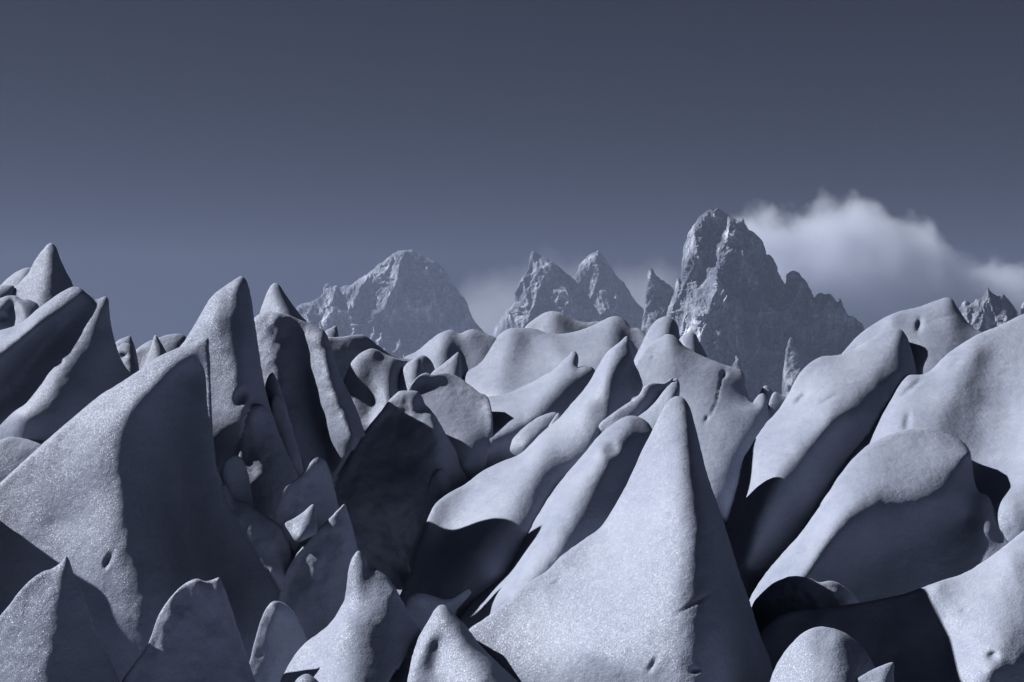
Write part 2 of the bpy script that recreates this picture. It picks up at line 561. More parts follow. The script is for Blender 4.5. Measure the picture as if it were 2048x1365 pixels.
# ------------------------------------------------------------------ seracs, far to near
# --- skyline, left
serac('ice_hump', 'low rounded ice hump at the left edge behind the sharp pyramid', 70,
  [(-260,640),(-260,596),(-20,580),(0,571),(15,557),(35,543),(57,535),(78,545),(95,600),(90,680),(-260,700)],
  [([(57,537),(40,560),(20,590),(0,630)],8,30)])
serac('ice_pyramid', 'sharp ice pyramid, the highest point on the left skyline', 66,
  [(101,486),(93,491),(80,507),(68,525),(57,545),(43,562),(28,577),(20,600),(10,660),(60,700),(150,690),(165,640),(152,590),(146,573),(141,558),(131,541),(121,518),(111,494),(106,488)],
  [([(102,489),(103,515),(100,545),(92,575),(82,600),(75,650)],4,60), ([(60,560),(50,610)],14,26)], rim=4)
serac('ice_block', 'small dark ice block at the left edge under the low hump', 65,
  [(-150,640),(-140,600),(-60,582),(-10,576),(10,571),(28,573),(26,588),(20,600),(10,640),(-60,680)], [([(-50,590),(20,580)],10,8)], rim=3)
serac('ice_lump', 'lumpy hollowed ice knob at the left edge below the sharp pyramid', 62,
  [(-230,680),(-230,605),(-20,600),(0,597),(15,592),(34,593),(42,599),(60,600),(74,608),(82,625),(95,660),(60,720),(-230,740)],
  [([(38,597),(44,620),(50,650)],14,26), ([(10,598),(2,620),(-5,650)],12,24), ([(25,610),(22,640)],2,4)], dents=[(4,636,10,7,0,10),(20,615,6,12,20,8)])
serac('ice_ridge', 'folded dark ice ridge with two crests below the sharp pyramid', 58,
  [(-280,760),(-280,700),(-40,676),(0,661),(27,653),(50,640),(75,619),(100,600),(125,583),(147,574),(160,576),(172,586),(184,594),(194,599),(204,595),(212,593),(217,600),
   (219,625),(223,652),(232,690),(243,720),(257,742),(300,800),(310,900),(200,980),(0,1040),(-280,1040)],
  [([(165,583),(130,612),(95,630),(60,652),(20,690),(-40,735)],12,78),
   ([(196,603),(165,618),(130,650),(90,690),(60,740),(30,790),(-40,850)],4,20),
   ([(213,598),(207,622),(180,652),(155,682),(128,712),(98,752),(75,790),(40,830)],6,99),
   ([(225,680),(215,740),(190,820),(150,900)],12,74)], rim=6, soft=12, tilt=0.25, dents=[(118,728,10,3,-35,6)], yaw=0, rough=(3, 0.5))
# --- small far blocks between left ridge and big fin
serac('ice_block', 'flat topped small ice block in the notch right of the folded ridge', 76,
  [(222,700),(229,688),(240,679),(255,673),(261,671),(264,680),(270,695),(282,760),(300,900),(200,900),(215,760)], [([(260,674),(258,700),(255,740)],6,18)], rim=3)
serac('ice_block', 'small round-shouldered ice block lowest in the notch right of the folded ridge', 71,
  [(226,720),(236,694),(250,687),(260,689),(268,702),(272,720),(288,770),(310,910),(205,910),(220,780)], [([(262,692),(266,715),(268,750)],6,16)], rim=3, dents=[(248,712,8,5,0,8)])
serac('ice_fin', 'dark pointed ice triangle on the skyline left of the tall curved spire', 73,
  [(311,670),(304,686),(297,705),(290,725),(275,770),(260,900),(380,900),(360,770),(345,735),(334,706),(322,686),(315,674)], [([(311,673),(314,700),(316,750)],3,22)], rim=3)
serac('ice_hump', 'dark low ice hump behind the pointed triangle in the notch', 78,
  [(262,740),(270,703),(285,690),(300,682),(318,676),(340,669),(360,668),(370,672),(375,690),(390,760),(400,900),(240,900),(256,770)], [([(300,690),(300,740)],8,20),([(360,672),(350,700),(345,740)],4,24)], rim=3.5)
# --- tall spires
serac('ice_cone', 'white pointed ice cone standing behind the tall curved spire', 58,
  [(549,566),(541,573),(533,588),(526,606),(520,626),(510,680),(560,720),(660,720),(640,672),(618,648),(600,629),(586,611),(572,591),(561,574),(555,568)],
  [([(552,569),(566,600),(585,630),(600,670)],4,50)], rim=4)
serac('ice_wall', 'broad fluted ice wall below the white cone, with dark gullies', 51,
  [(490,760),(500,660),(507,638),(518,629),(532,625),(550,625),(576,630),(600,640),(625,650),(648,662),(660,685),(669,715),(680,748),(694,778),(705,800),(717,828),(728,860),(740,900),(745,980),(640,1040),(500,1040)],
  [([(552,628),(545,660),(548,700),(556,760),(580,840),(600,900),(625,960)],10,75),
   ([(590,650),(598,720),(612,790),(632,860),(650,920)],2,20),
   ([(645,668),(658,715),(674,765),(696,820),(716,880)],16,75),
   ([(515,650),(515,700),(520,800)],10,20)], rim=6, soft=10, tilt=0.2, dents=[(575,800,26,14,50,8)], yaw=-0.1, at=41.4, bulk=1.2, rough=(6, 1.4))
serac('ice_chip', 'tiny white ice tooth on the skyline right of the fluted wall', 80,
  [(646,668),(654,660),(664,655),(672,651),(675,660),(678,680),(680,700),(645,700)], [([(671,654),(670,690)],2,8)], rim=3)
serac('ice_ridge', 'dark curved ice rim sagging between the fluted wall and the far smooth swell', 64,
  [(640,720),(655,676),(672,675),(690,673),(712,670),(727,670),(737,676),(755,690),(775,704),(800,715),(818,718),(850,712),(870,740),(850,800),(740,840),(650,800)],
  [([(680,700),(730,705),(780,735),(830,745)],8,14),([(700,730),(760,780)],2,2)], rim=3, tilt=0.1)
serac('ice_ridge', 'far smooth ice swell with a lit left slope and dark right side on the skyline', 68,
  [(780,760),(808,716),(830,705),(850,690),(868,674),(888,663),(906,660),(920,667),(934,661),(950,660),(972,668),(997,679),(1010,700),(1010,790),(920,820),(790,810)],
  [([(890,666),(882,690),(884,720),(890,770)],18,98), ([(936,664),(920,700),(915,760)],8,52),([(950,664),(965,700),(975,760)],6,39)], tilt=0.6)
serac('ice_dome', 'far rounded ice dome peeping over the long sparkling slope', 80,
  [(1030,700),(1050,655),(1067,640),(1087,627),(1108,623),(1128,628),(1150,640),(1172,645),(1200,644),(1230,660),(1235,720),(1040,730)],
  [([(1108,627),(1118,650),(1125,690)],14,35)], tilt=0.6, at=62)
serac('ice_slope', 'long sparkling ice slope with rounded left shoulder and capped right summit', 66,
  [(900,800),(925,746),(940,735),(957,722),(975,699),(988,681),(1003,666),(1022,657),(1048,656),(1070,658),(1092,665),(1118,668),(1142,665),(1165,659),(1190,649),(1207,640),(1222,634),(1236,633),(1248,639),(1257,650),(1264,656),
   (1277,657),(1300,680),(1310,760),(1250,850),(1000,880),(900,860)],
  [([(1024,661),(1018,690),(1010,730),(1000,790)],14,81),
   ([(1062,675),(1055,710),(1030,760)],8,68),
   ([(1222,637),(1224,660),(1228,690),(1222,730),(1200,800)],11,148),
   ([(1110,690),(1100,740),(1070,800)],40,108), ([(1262,665),(1265,700),(1270,760)],0,27)], tilt=1.1, at=57, bulk=0.2)
serac('ice_fin', 'small white ice triangle standing in front of the far smooth swell', 60,
  [(917,704),(908,710),(898,719),(880,733),(862,748),(855,775),(870,800),(925,800),(924,765),(922,735),(920,710)],
  [([(916,706),(917,735),(918,780)],3,18)], rim=3)
serac('ice_fin', 'curled ice fin with a streak of glare, right of the fluted wall', 55,
  [(680,790),(692,748),(705,722),(722,706),(740,698),(756,701),(775,710),(800,719),(815,723),(808,738),(802,765),(815,800),(790,860),(730,900),(690,860)],
  [([(744,701),(738,740),(745,780),(752,810),(742,850)],10,34),
   ([(715,720),(712,770),(720,830)],8,20),
   ([(790,722),(785,760),(782,800),(770,850)],10,75)], tilt=0.35, rim=4, soft=10, yaw=0.18)
serac('ice_block', 'small grey ice shoulder between the curled fin and the white triangle', 54,
  [(795,800),(803,742),(818,724),(838,716),(845,730),(850,746),(862,762),(860,800),(830,830)], [([(838,719),(838,760),(835,800)],5,28)], rim=3.5)
serac('ice_shell', 'dark lens-shaped ice shell with a sparkling hollow under its rim', 53,
  [(800,840),(814,783),(825,766),(838,752),(850,746),(864,750),(880,747),(896,746),(915,753),(938,769),(958,785),(974,793),(985,830),(980,900),(940,980),(860,960),(810,900)],
  [([(846,772),(872,774),(900,776),(928,792),(956,811)],-16,-10), ([(862,820),(905,845),(945,870)],6,20), ([(880,900),(930,930)],40,55)], tilt=0.75, rim=3.5, soft=10, yaw=-0.05)
serac('ice_slope', 'ice slope with a blunt fin and dark hollow in front of the long sparkling slope', 58,
  [(890,1000),(905,930),(918,895),(930,865),(942,838),(955,815),(970,797),(1000,790),(1025,783),(1055,769),(1085,753),(1110,738),(1122,726),(1135,713),(1148,702),(1155,709),(1157,724),(1155,735),(1168,732),(1185,735),(1200,770),(1200,850),(1100,960),(950,1020)],
  [([(1150,707),(1148,725),(1130,738)],8,17),([(1170,737),(1140,742),(1112,757),(1085,785),(1062,815),(1045,840)],17,112),
   ([(1060,838),(1022,848),(985,864),(952,888),(918,905)],119,119),
   ([(1100,845),(1060,880),(1010,910),(960,935)],87,84)], tilt=0.9, soft=10, dents=[(935,828,5,7,20,5)])
serac('ice_pod', 'small bright pod-shaped ice piece lying in the shaded hollow', 52.5,
  [(1112,825),(1100,826),(1078,834),(1055,849),(1036,866),(1023,884),(1022,905),(1060,920),(1095,880),(1112,852),(1118,835)], [([(1108,828),(1085,852),(1050,890)],5,26)], rim=4.5, tilt=0.6)
serac('ice_chip', 'thin ice sliver beside the bright pod-shaped piece', 51.5,
  [(1116,826),(1108,836),(1098,852),(1092,870),(1110,875),(1125,850),(1122,832)], [([(1114,830),(1106,860)],2,8)], rim=3, tilt=0.5)
# --- right of centre skyline
serac('ice_mound', 'blunt ice mound on the skyline right of the capped summit', 63,
  [(1240,790),(1262,735),(1275,705),(1286,683),(1299,657),(1313,641),(1328,634),(1340,635),(1350,643),(1357,656),(1360,672),(1375,720),(1370,790)],
  [([(1334,637),(1338,655),(1332,690),(1320,740)],10,78)], tilt=0.8, at=54.5)
serac('ice_hump', 'small ice hump peeping out behind the cracked ice face', 66,
  [(1345,760),(1356,683),(1368,669),(1380,664),(1391,669),(1398,683),(1407,698),(1415,715),(1425,760)], [([(1384,667),(1390,695),(1392,740)],5,30)], tilt=0.5, at=52.2, bulk=0.1)
serac('ice_slope', 'broad bright ice face with a crooked crack, right of centre', 58,
  [(1240,900),(1255,790),(1265,742),(1283,708),(1303,687),(1320,675),(1335,669),(1350,673),(1370,693),(1400,710),(1432,723),(1448,730),(1468,735),(1482,741),(1489,752),(1492,775),(1498,793),(1505,805),(1512,796),(1520,789),(1528,788),(1534,800),
   (1540,838),(1548,900),(1540,1060),(1430,1160),(1280,1100)],
  [([(1338,673),(1365,698),(1398,718),(1440,733)],19,16),
   ([(1500,815),(1492,850),(1484,885),(1465,925),(1445,955),(1425,1000),(1405,1060)],46,202),
   ([(1380,760),(1370,830),(1350,920)],40,101), ([(1528,800),(1532,840),(1530,900)],19,27)],
  tilt=1, rim=5, step=4.0, dents=[(1447,750,6,8,20,9),(1440,770,2.5,14,12,5),(1435,796,2.5,14,12,5),(1426,820,2.5,12,20,5),(1413,838,4,8,25,7),(1305,716,6,2,-40,4)], at=51.5)
serac('ice_chip', 'small dark ice stump right of the cracked face', 63,
  [(1505,850),(1515,800),(1524,778),(1531,771),(1538,775),(1548,788),(1555,830),(1545,870)], [([(1531,774),(1534,800)],5,14)], rim=3)
serac('ice_ridge', 'low dark dirty ice ridge between the cracked face and the long slug-backed serac', 61,
  [(1530,870),(1540,800),(1550,784),(1562,790),(1578,789),(1592,783),(1610,778),(1630,790),(1620,850),(1560,900)], [([(1550,790),(1570,805),(1600,800)],8,10)], rim=3, tilt=0.1)
serac('ice_slope', 'smooth ice hump with a dark pit near its top on the right skyline', 57,
  [(1640,830),(1668,730),(1680,712),(1700,689),(1720,668),(1745,650),(1770,635),(1800,623),(1835,615),(1868,603),(1893,596),(1903,598),(1914,614),(1926,632),(1945,654),(1968,669),(2000,700),(1990,800),(1850,900),(1700,900)],
  [([(1898,600),(1905,625),(1915,655),(1920,700),(1900,760)],11,84),([(1780,640),(1800,680),(1830,740)],34,84),([(1728,680),(1760,720)],17,28)], tilt=1.3, dents=[(1838,652,6,14,12,16),(1870,640,40,3,-18,3)])
# --- middle ground
serac('ice_spire', 'tall curved white ice spire, the tallest left of centre', 43.5,
  [(482,552),(473,557),(455,569),(433,584),(416,604),(401,629),(386,655),(371,680),(352,706),(340,760),(345,900),(400,1040),(520,1060),(600,1010),(594,960),(575,908),(559,868),(549,841),(539,811),(529,770),(519,710),(513,670),(509,642),(504,605),(499,579),(492,560)],
  [([(487,560),(484,590),(483,630),(485,690),(488,740),(492,790),(500,850)],7,84),
   ([(420,640),(425,720),(430,800)],34,48), ([(478,562),(470,585)],14,19)], tilt=0.5,
  dents=[(482,795,10,16,20,14)], at=36.5, sag=0.85, soft=12, bulk=0.8)
serac('ice_fin', 'slender pale ice fin tucked right of the tall curved spire', 45.5,
  [(544,745),(537,752),(531,766),(532,800),(545,850),(575,870),(575,820),(563,785),(553,757)], [([(546,748),(552,780),(560,830)],4,18)], rim=3)
serac('ice_fin', 'second slender fin, dark sided, below the pale one right of the tall spire', 44.5,
  [(551,788),(543,800),(541,830),(548,880),(575,960),(612,975),(606,935),(593,885),(577,832),(563,802)], [([(552,791),(560,840),(580,920)],4,24)], rim=3.5, tilt=0.05, yaw=0.3, rough=(6, 1.4))
serac('ice_bulge', 'smooth dark ice bulge at the foot of the tall curved spire', 41.8,
  [(480,880),(487,835),(496,816),(512,808),(530,813),(544,835),(557,866),(575,906),(594,946),(610,1000),(600,1080),(510,1080),(480,980)], [([(505,822),(510,870),(520,960)],8,30)], tilt=0, yaw=0.2, at=34.8, rim=7, rough=(9, 2.0))
serac('ice_tent', 'dark tent-shaped serac with a sunlit stripe down its right side', 50.3,
  [(640,1060),(664,968),(673,940),(690,910),(711,884),(735,855),(760,825),(784,795),(798,783),(815,782),(834,783),(845,795),(851,809),(862,820),(876,840),(890,865),(905,890),(920,920),(933,950),(950,1040),(900,1140),(740,1180),(650,1140)],
  [([(812,786),(800,850),(790,920),(775,1000)],6,40),
   ([(864,827),(881,862),(893,902),(900,950),(885,1020)],14,95)], tilt=0.2, soft=9, yaw=0.04, rough=(9, 2.0))
serac('ice_fin', 'small leaning ice fin at the foot of the dark tent', 50.2,
  [(815,1130),(838,1060),(852,990),(864,955),(878,938),(888,942),(897,955),(908,982),(926,1030),(950,1090),(930,1160),(850,1180)], [([(879,941),(886,970),(890,1020)],5,26)], rim=4, tilt=0.1, yaw=0.2)
serac('ice_slope', 'long ice ramp climbing right to an upright shark-fin tip', 50,
  [(740,1280,60),(790,1210,60),(805,1178,60),(822,1140,50),(842,1080,40),(868,1012,20),(900,985,8),(930,969),(960,946),(1000,925),(1040,908),(1062,888),(1090,860),(1112,843),(1150,800),(1175,770),(1195,735),(1214,705),(1238,686),(1254,673),(1259,680),
   (1262,700),(1268,724),(1279,748),(1286,772),(1278,790),(1262,800),(1280,860),(1240,960),(1120,1140),(1000,1280),(860,1330)],
  [([(1248,680),(1218,712),(1200,745),(1193,775),(1194,808),(1203,840)],10,81),
   ([(1262,710),(1250,760),(1235,800)],18,58),
   ([(1172,812),(1166,840),(1156,880),(1138,920),(1110,960),(1080,1010),(1060,1060),(1000,1150)],65,156),
   ([(1080,900),(1040,950),(1000,1020),(940,1100)],78,156), ([(945,985),(915,1060),(880,1150)],18,91)], tilt=0.85, dents=[(1062,905,40,4,-42,5),(1000,955,24,3,-35,4)], bulk=0.1, thick=40)
serac('ice_shard', 'thin dark ice blade rising right from behind the shark-fin tip', 47,
  [(1190,880),(1200,848),(1215,835),(1250,810),(1278,790),(1288,774),(1298,767),(1312,766),(1328,766),(1345,756),(1346,762),(1330,785),(1310,815),(1280,860),(1220,900)], [([(1300,775),(1270,815),(1230,860)],6,16)], rim=3, tilt=0.0)
serac('ice_finger', 'small bright ice finger just left of the big central spire tip', 46,
  [(1352,757),(1344,763),(1326,783),(1312,802),(1292,822),(1270,836),(1250,850),(1260,900),(1320,920),(1350,860),(1359,795),(1358,764)], [([(1354,760),(1352,790),(1335,830),(1310,880)],5,40)], rim=4.5, tilt=0.5)
serac('ice_slope', 'rounded ice ramp with a hollow crown, left of the big central spire', 45,
  [(860,1330),(898,1262),(916,1240),(950,1200),(985,1165),(1010,1140),(1035,1100),(1056,1065),(1076,1030),(1101,990),(1131,950),(1166,910),(1190,880),(1210,860),(1230,845),(1250,834),(1270,832),(1286,838),(1297,848),(1330,900),(1320,1000),(1200,1200),(1000,1360),(880,1390)],
  [([(1258,840),(1235,858),(1212,884),(1196,898)],19,59),
   ([(1205,900),(1196,930),(1168,965),(1135,1005),(1112,1045),(1095,1085),(1070,1120),(1020,1190)],70,176),
   ([(1288,870),(1262,920),(1235,975)],24,50)], tilt=0.85, dents=[(1222,897,14,14,0,12)])
serac('ice_mound', 'smooth dark ice bump left of the dark tent, low in the valley', 40.3,
  [(471,911),(456,917),(446,934),(440,960),(436,1020),(450,1070),(505,1060),(506,1010),(502,980),(496,948),(486,921)], [([(462,925),(462,950),(465,1010)],6,20)], tilt=0, yaw=0.5, at=33.6, rim=2)
serac('ice_fin', 'dark rounded ice fin in the middle of the shaded valley', 40.3,
  [(637,913),(625,920),(611,939),(596,955),(570,976),(550,1030),(560,1140),(690,1140),(690,1060),(677,1012),(668,972),(660,942),(650,920)], [([(630,925),(625,970),(610,1030),(600,1090)],7,30)], tilt=0, yaw=0.45, at=33.4, rim=2, rough=(9, 2.0))
serac('ice_block', 'rough ice block with a glinting left edge, in the shaded valley', 39.3,
  [(430,1000),(448,968),(470,998),(487,1003),(498,1010),(520,1025),(545,1040),(562,1050),(573,1070),(585,1110),(590,1180),(520,1220),(450,1120)],
  [([(490,1008),(496,1045),(515,1090),(540,1150)],8,45),([(560,1060),(565,1120)],8,20)], rough=(9, 2.0), tilt=0.2, at=33.2)
serac('ice_crystal', 'tiny bright faceted ice crystal in the middle of the shaded valley', 38.6,
  [(627,1009),(606,1025),(588,1037),(570,1048),(578,1064),(594,1084),(618,1076),(634,1064),(632,1036)], [([(624,1014),(612,1040),(602,1072)],8,16)], rim=1.5, tilt=0.8, soft=2, at=32.8, jag=0)
serac('ice_spire', 'dark pointed serac with cracked sides in front of the bright crystal', 37.6,
  [(689,1008),(680,1016),(665,1031),(645,1050),(620,1077),(592,1110),(570,1150),(555,1220),(580,1330),(720,1330),(740,1200),(722,1130),(714,1090),(704,1050),(696,1024)],
  [([(684,1025),(670,1060),(650,1110),(630,1200)],5,34)], tilt=0, rim=2, yaw=0.2, at=32.6, rough=(9, 2.0))
serac('ice_ledge', 'small ledge of ice with a hooked right end between the ramps', 41,
  [(812,1240),(816,1195),(838,1187),(860,1190),(884,1197),(905,1195),(924,1183),(938,1178),(943,1186),(930,1202),(912,1226),(905,1270),(860,1320),(820,1290)], [([(830,1195),(870,1205),(920,1195)],10,8)], rim=3, tilt=0.0, yaw=0.2)
serac('ice_slope', 'long slug-backed serac curving down to the left, right of the big spire', 50,
  [(1440,1180),(1452,1060),(1462,1020),(1478,960),(1486,920),(1500,895),(1530,850),(1558,818),(1576,790),(1590,762),(1605,740),(1622,725),(1645,713),(1665,712),(1690,706),(1730,685),(1765,664),(1788,657),(1804,661),(1815,676),
   (1824,704),(1835,745),(1850,800),(1820,900),(1740,1040),(1620,1200),(1480,1260)],
  [([(1800,664),(1792,690),(1765,722),(1738,752),(1712,782),(1690,812),(1668,838)],14,123),
   ([(1655,850),(1612,885),(1565,930),(1525,990),(1500,1060),(1485,1130)],124,110),
   ([(1700,860),(1640,940),(1590,1030),(1540,1120)],87,87), ([(1810,740),(1780,800),(1740,870)],29,72)],
  tilt=1, rim=6, soft=14, dents=[(1528,922,7,12,20,5),(1655,800,20,4,-28,6),(1603,797,18,5,-45,12),(1718,690,22,6,-40,8)], sag=0.3)
serac('ice_slope', 'great rounded ice shoulder filling the right edge', 48,
  [(1600,1240),(1615,1050),(1640,1010),(1662,975),(1690,930),(1715,890),(1740,850),(1760,820),(1780,790),(1800,765),(1815,752),(1830,750),(1848,749),(1868,735),(1890,712),(1915,694),(1950,672),(1990,655),(2020,641),(2048,628),(2100,606),(2240,580),(2420,600),(2460,1200),(2000,1260),(1700,1260)],
  [([(1945,690),(1920,735),(1903,778),(1890,820),(1872,860),(1845,910)],26,140),
   ([(1985,690),(1965,760),(1952,830),(1950,900),(1950,970)],22,118),
   ([(2060,700),(2045,800),(2030,900),(2020,1010)],40,170), ([(1815,758),(1790,800),(1770,840)],8,45),([(2150,700),(2130,900)],60,230)],
  tilt=1.1, dents=[(1912,727,16,7,-35,6),(1815,845,7,20,10,10),(1825,775,30,5,-40,8)], soft=24)
serac('ice_lobe', 'ice lobe with a lit crown and black undercut face, right side', 45.5,
  [(1490,1240),(1502,1194),(1520,1163),(1560,1113),(1600,1068),(1645,1005),(1680,950),(1715,908),(1750,882),(1790,865),(1828,857),(1860,857),(1890,866),(1920,880),(1938,899),(1944,928),(1948,960),(1958,984),(1975,992),(1986,1012),(2000,1050),(2014,1076),(2050,1120),(2040,1230),(1800,1330),(1560,1330)],
  [([(1936,905),(1915,950),(1880,990),(1840,1004),(1795,998),(1745,990),(1705,1005),(1668,1042),(1647,1078),(1630,1110),(1610,1145),(1585,1172)],28,150),
   ([(1930,1040),(1850,1085),(1760,1100),(1700,1135),(1660,1180)],-10,40),
   ([(1960,1000),(1975,1060)],8,20)],
  tilt=0.9, soft=8, rim=6, dents=[])
serac('ice_ledge', 'low dark arched ice ledge right of the base of the big central spire', 39,
  [(1490,1300),(1504,1212),(1520,1190),(1550,1165),(1588,1152),(1622,1158),(1640,1165),(1664,1162),(1690,1175),(1716,1200),(1740,1260),(1700,1340),(1540,1380)], [([(1520,1200),(1580,1175),(1650,1180),(1700,1205)],20,20)], rough=(4,2), tilt=-0.15)
# --- front row
serac('ice_slope', 'great ice fin with a sunlit left slope and a black hollow, front left', 38,
  [(-120,1100),(-40,1000),(0,966),(50,920),(100,875),(150,832),(200,791),(240,766),(280,740),(318,713),(352,698),(385,685),(405,677,2),(416,676,4),(418,695,12),(420,720,20),(422,780,34),(425,850,46),(429,900,52),(434,935,54),(446,966,55),(456,1000,56),(470,1030,56),(490,1062,57),(515,1105,58),(545,1150,60),(565,1185,60),(600,1300,60),(560,1500,60),(0,1500),(-120,1400)],
  [([(400,682),(350,735),(295,778),(264,812),(249,850),(241,900),(243,950),(255,1020),(275,1090),(298,1165),(315,1230),(330,1320)],5,182),
   ([(378,750),(366,820),(352,900),(352,1000),(368,1100),(400,1200)],0,13),
   ([(180,850),(140,920),(100,1000),(60,1100)],35,56), ([(210,960),(150,1010),(110,1050)],84,60)],
  tilt=0.2, soft=10, dents=[(216,1122,5,16,25,8)], sag=0.05, bulk=0, thick=40, rough=(2.4, 0.4))
serac('ice_slope', 'low pale ice crest at the left edge behind the great fin', 56,
  [(-280,1040),(-220,920),(-60,895),(0,880),(22,874),(52,877),(100,880),(150,900),(160,1000),(0,1080)], [([(0,885),(40,895),(100,900)],10,10)], tilt=0.5)
serac('ice_ledge', 'dark hunched ice lump low in the valley between front seracs', 33,
  [(470,1480),(500,1320),(517,1255),(533,1216),(548,1203),(568,1207),(590,1229),(612,1270),(640,1360),(650,1480)], [([(550,1208),(548,1270),(545,1360)],8,30)], rough=(6, 1.4), tilt=-0.2, yaw=0.5, at=29.6, rim=6)
serac('ice_slope', 'huge bright triangular ice spire, nearest and largest at the centre', 37,
  [(820,1560),(900,1330),(935,1262),(966,1240),(1010,1206),(1050,1171),(1095,1140),(1122,1113),(1165,1081),(1200,1056),(1224,1021),(1245,985),(1265,944),(1285,900),(1305,860),(1324,821),(1338,801),(1353,793),(1367,797),(1379,813),(1388,842),(1394,866),(1402,900),
   (1418,960),(1440,1022),(1460,1085),(1480,1150),(1500,1205),(1520,1270),(1540,1320),(1556,1390),(1580,1560)],
  [([(1362,799),(1380,850),(1392,900),(1406,960),(1420,1010),(1432,1060),(1440,1120),(1445,1190),(1449,1250),(1446,1330),(1440,1440)],9,275),
   ([(1290,960),(1260,1060),(1220,1180),(1180,1300)],55,165)],
  tilt=0.9, rim=6, soft=9, rough=(2.2,0.5), dents=[(1340,1030,5,3,-40,6),(1425,1062,24,3,-30,5),(1115,1165,16,3,-25,5),(1305,1330,5,16,30,5),(1390,1342,8,5,0,8),(1400,1200,60,3,-32,4)], sag=0.55)
serac('ice_slope', 'large sparkling ice slope in the bottom right corner', 37.5,
  [(1480,1560),(1500,1300),(1560,1232),(1640,1218),(1720,1206),(1800,1190),(1845,1175),(1872,1165),(1930,1146),(1972,1120),(2012,1090),(2050,1060),(2120,1010),(2260,960),(2440,960),(2480,1560)],
  [([(1874,1170),(1882,1210),(1888,1250),(1896,1275),(1890,1310),(1872,1365),(1850,1440)],17,156),
   ([(1800,1210),(1790,1280),(1770,1380)],12,72), ([(2020,1120),(2000,1220),(1980,1340)],60,204),([(1640,1240),(1640,1400)],17,60)],
  tilt=0.42, soft=8, dents=[(1986,1312,11,9,0,12),(1930,1220,14,3,-35,5)])
serac('ice_fin', 'ice spire with a small horn on its left shoulder, bottom centre left', 32,
  [(520,1560),(556,1375),(572,1340),(590,1310),(612,1285),(640,1265),(662,1245),(682,1214),(690,1195),(694,1165),(697,1138),(705,1115),(717,1102),(728,1114),(738,1138),(752,1138),(770,1150),(790,1175),(806,1205),(830,1245),(850,1275),(890,1340),(940,1560)],
  [([(722,1108),(724,1140),(716,1180),(704,1215)],4,26), ([(740,1144),(732,1165),(722,1195)],5,24),
   ([(790,1180),(775,1225),(752,1265),(738,1300),(745,1360)],10,130), ([(690,1240),(670,1290),(650,1330)],50,90),([(690,1340),(700,1400)],140,230)],
  tilt=0.4, rim=4.5, soft=10, at=27.2)
serac('ice_fin', 'twin-ridged grey serac in shade, bottom left of centre', 29,
  [(190,1560),(243,1365),(270,1325),(295,1290),(310,1250),(320,1225),(345,1190),(373,1166),(394,1158),(412,1163),(425,1160),(437,1155),(446,1170),(461,1210),(480,1270),(500,1330),(516,1380),(560,1560)],
  [([(392,1162),(370,1220),(340,1300),(310,1400)],6,14), ([(424,1170),(432,1230),(440,1310),(450,1400)],0,2), ([(440,1162),(452,1210),(470,1290),(490,1400)],4,14)], rim=6, soft=8, tilt=0, yaw=0.1, rough=(6, 1.4))
serac('ice_spire', 'sharp two-sided ice spire in the bottom left corner', 26,
  [(-120,1560),(-60,1300),(0,1232),(20,1208),(40,1182),(62,1160),(85,1144),(105,1137),(120,1127),(132,1113),(139,1122),(150,1155),(166,1190),(184,1240),(195,1270),(216,1312),(242,1372),(290,1560)],
  [([(131,1117),(122,1150),(116,1190),(108,1250),(100,1310),(94,1365),(88,1480)],2,102)], rim=3.5, soft=4, tilt=0.15)
serac('ice_pyramid', 'small sharp ice pyramid at the bottom centre, left of the huge spire', 26.5,
  [(720,1560),(768,1367),(790,1335),(811,1306),(831,1284),(851,1251),(868,1222),(880,1210),(892,1212),(906,1226),(931,1252),(961,1291),(1001,1331),(1040,1367),(1110,1440),(1150,1560)],
  [([(884,1213),(905,1250),(940,1295),(985,1340),(1020,1390)],4,90), ([(862,1262),(856,1285),(840,1320),(820,1370)],14,60), ([(872,1290),(868,1340)],18,40)], rim=4, soft=8, tilt=0.45)
serac('ice_dome', 'smooth rounded ice dome at the bottom right edge of the frame', 28,
  [(1490,1560),(1540,1365),(1551,1335),(1566,1309),(1590,1280),(1614,1261),(1640,1254),(1662,1256),(1690,1266),(1715,1285),(1736,1310),(1751,1338),(1775,1390),(1830,1560)],
  [([(1680,1275),(1690,1320),(1695,1400)],24,90),([(1620,1300),(1600,1400)],34,70)], tilt=0.5, at=23.4)
serac('ice_chip', 'small curled ice leaf leaning on the bottom right dome', 26,
  [(1680,1560),(1705,1370),(1733,1346),(1760,1333),(1786,1326),(1788,1350),(1792,1385),(1820,1560)], [([(1782,1330),(1775,1360),(1770,1420)],4,30)], rim=3, at=22.6)
serac('ice_chip', 'tiny ice bump cut by the bottom edge, below the horned spire', 27,
  [(560,1480),(588,1368),(600,1353),(614,1348),(630,1357),(645,1378),(670,1480)], [([(616,1352),(618,1400)],6,24)], rim=4, at=25.2)
serac('ice_spire', 'ice spire just outside the left edge whose shadow falls on the great fin', 39.5,
  [(-420,1500),(-330,1120),(-260,960),(-215,880),(-185,845),(-160,850),(-140,890),(-128,930),(-110,915),(-92,925),(-70,990),(-45,1070),(-30,1200),(-30,1500)],
  [([(-178,852),(-170,950),(-160,1150)],6,70)], tilt=0.3, at=32.8, bulk=1)
build_seracs()
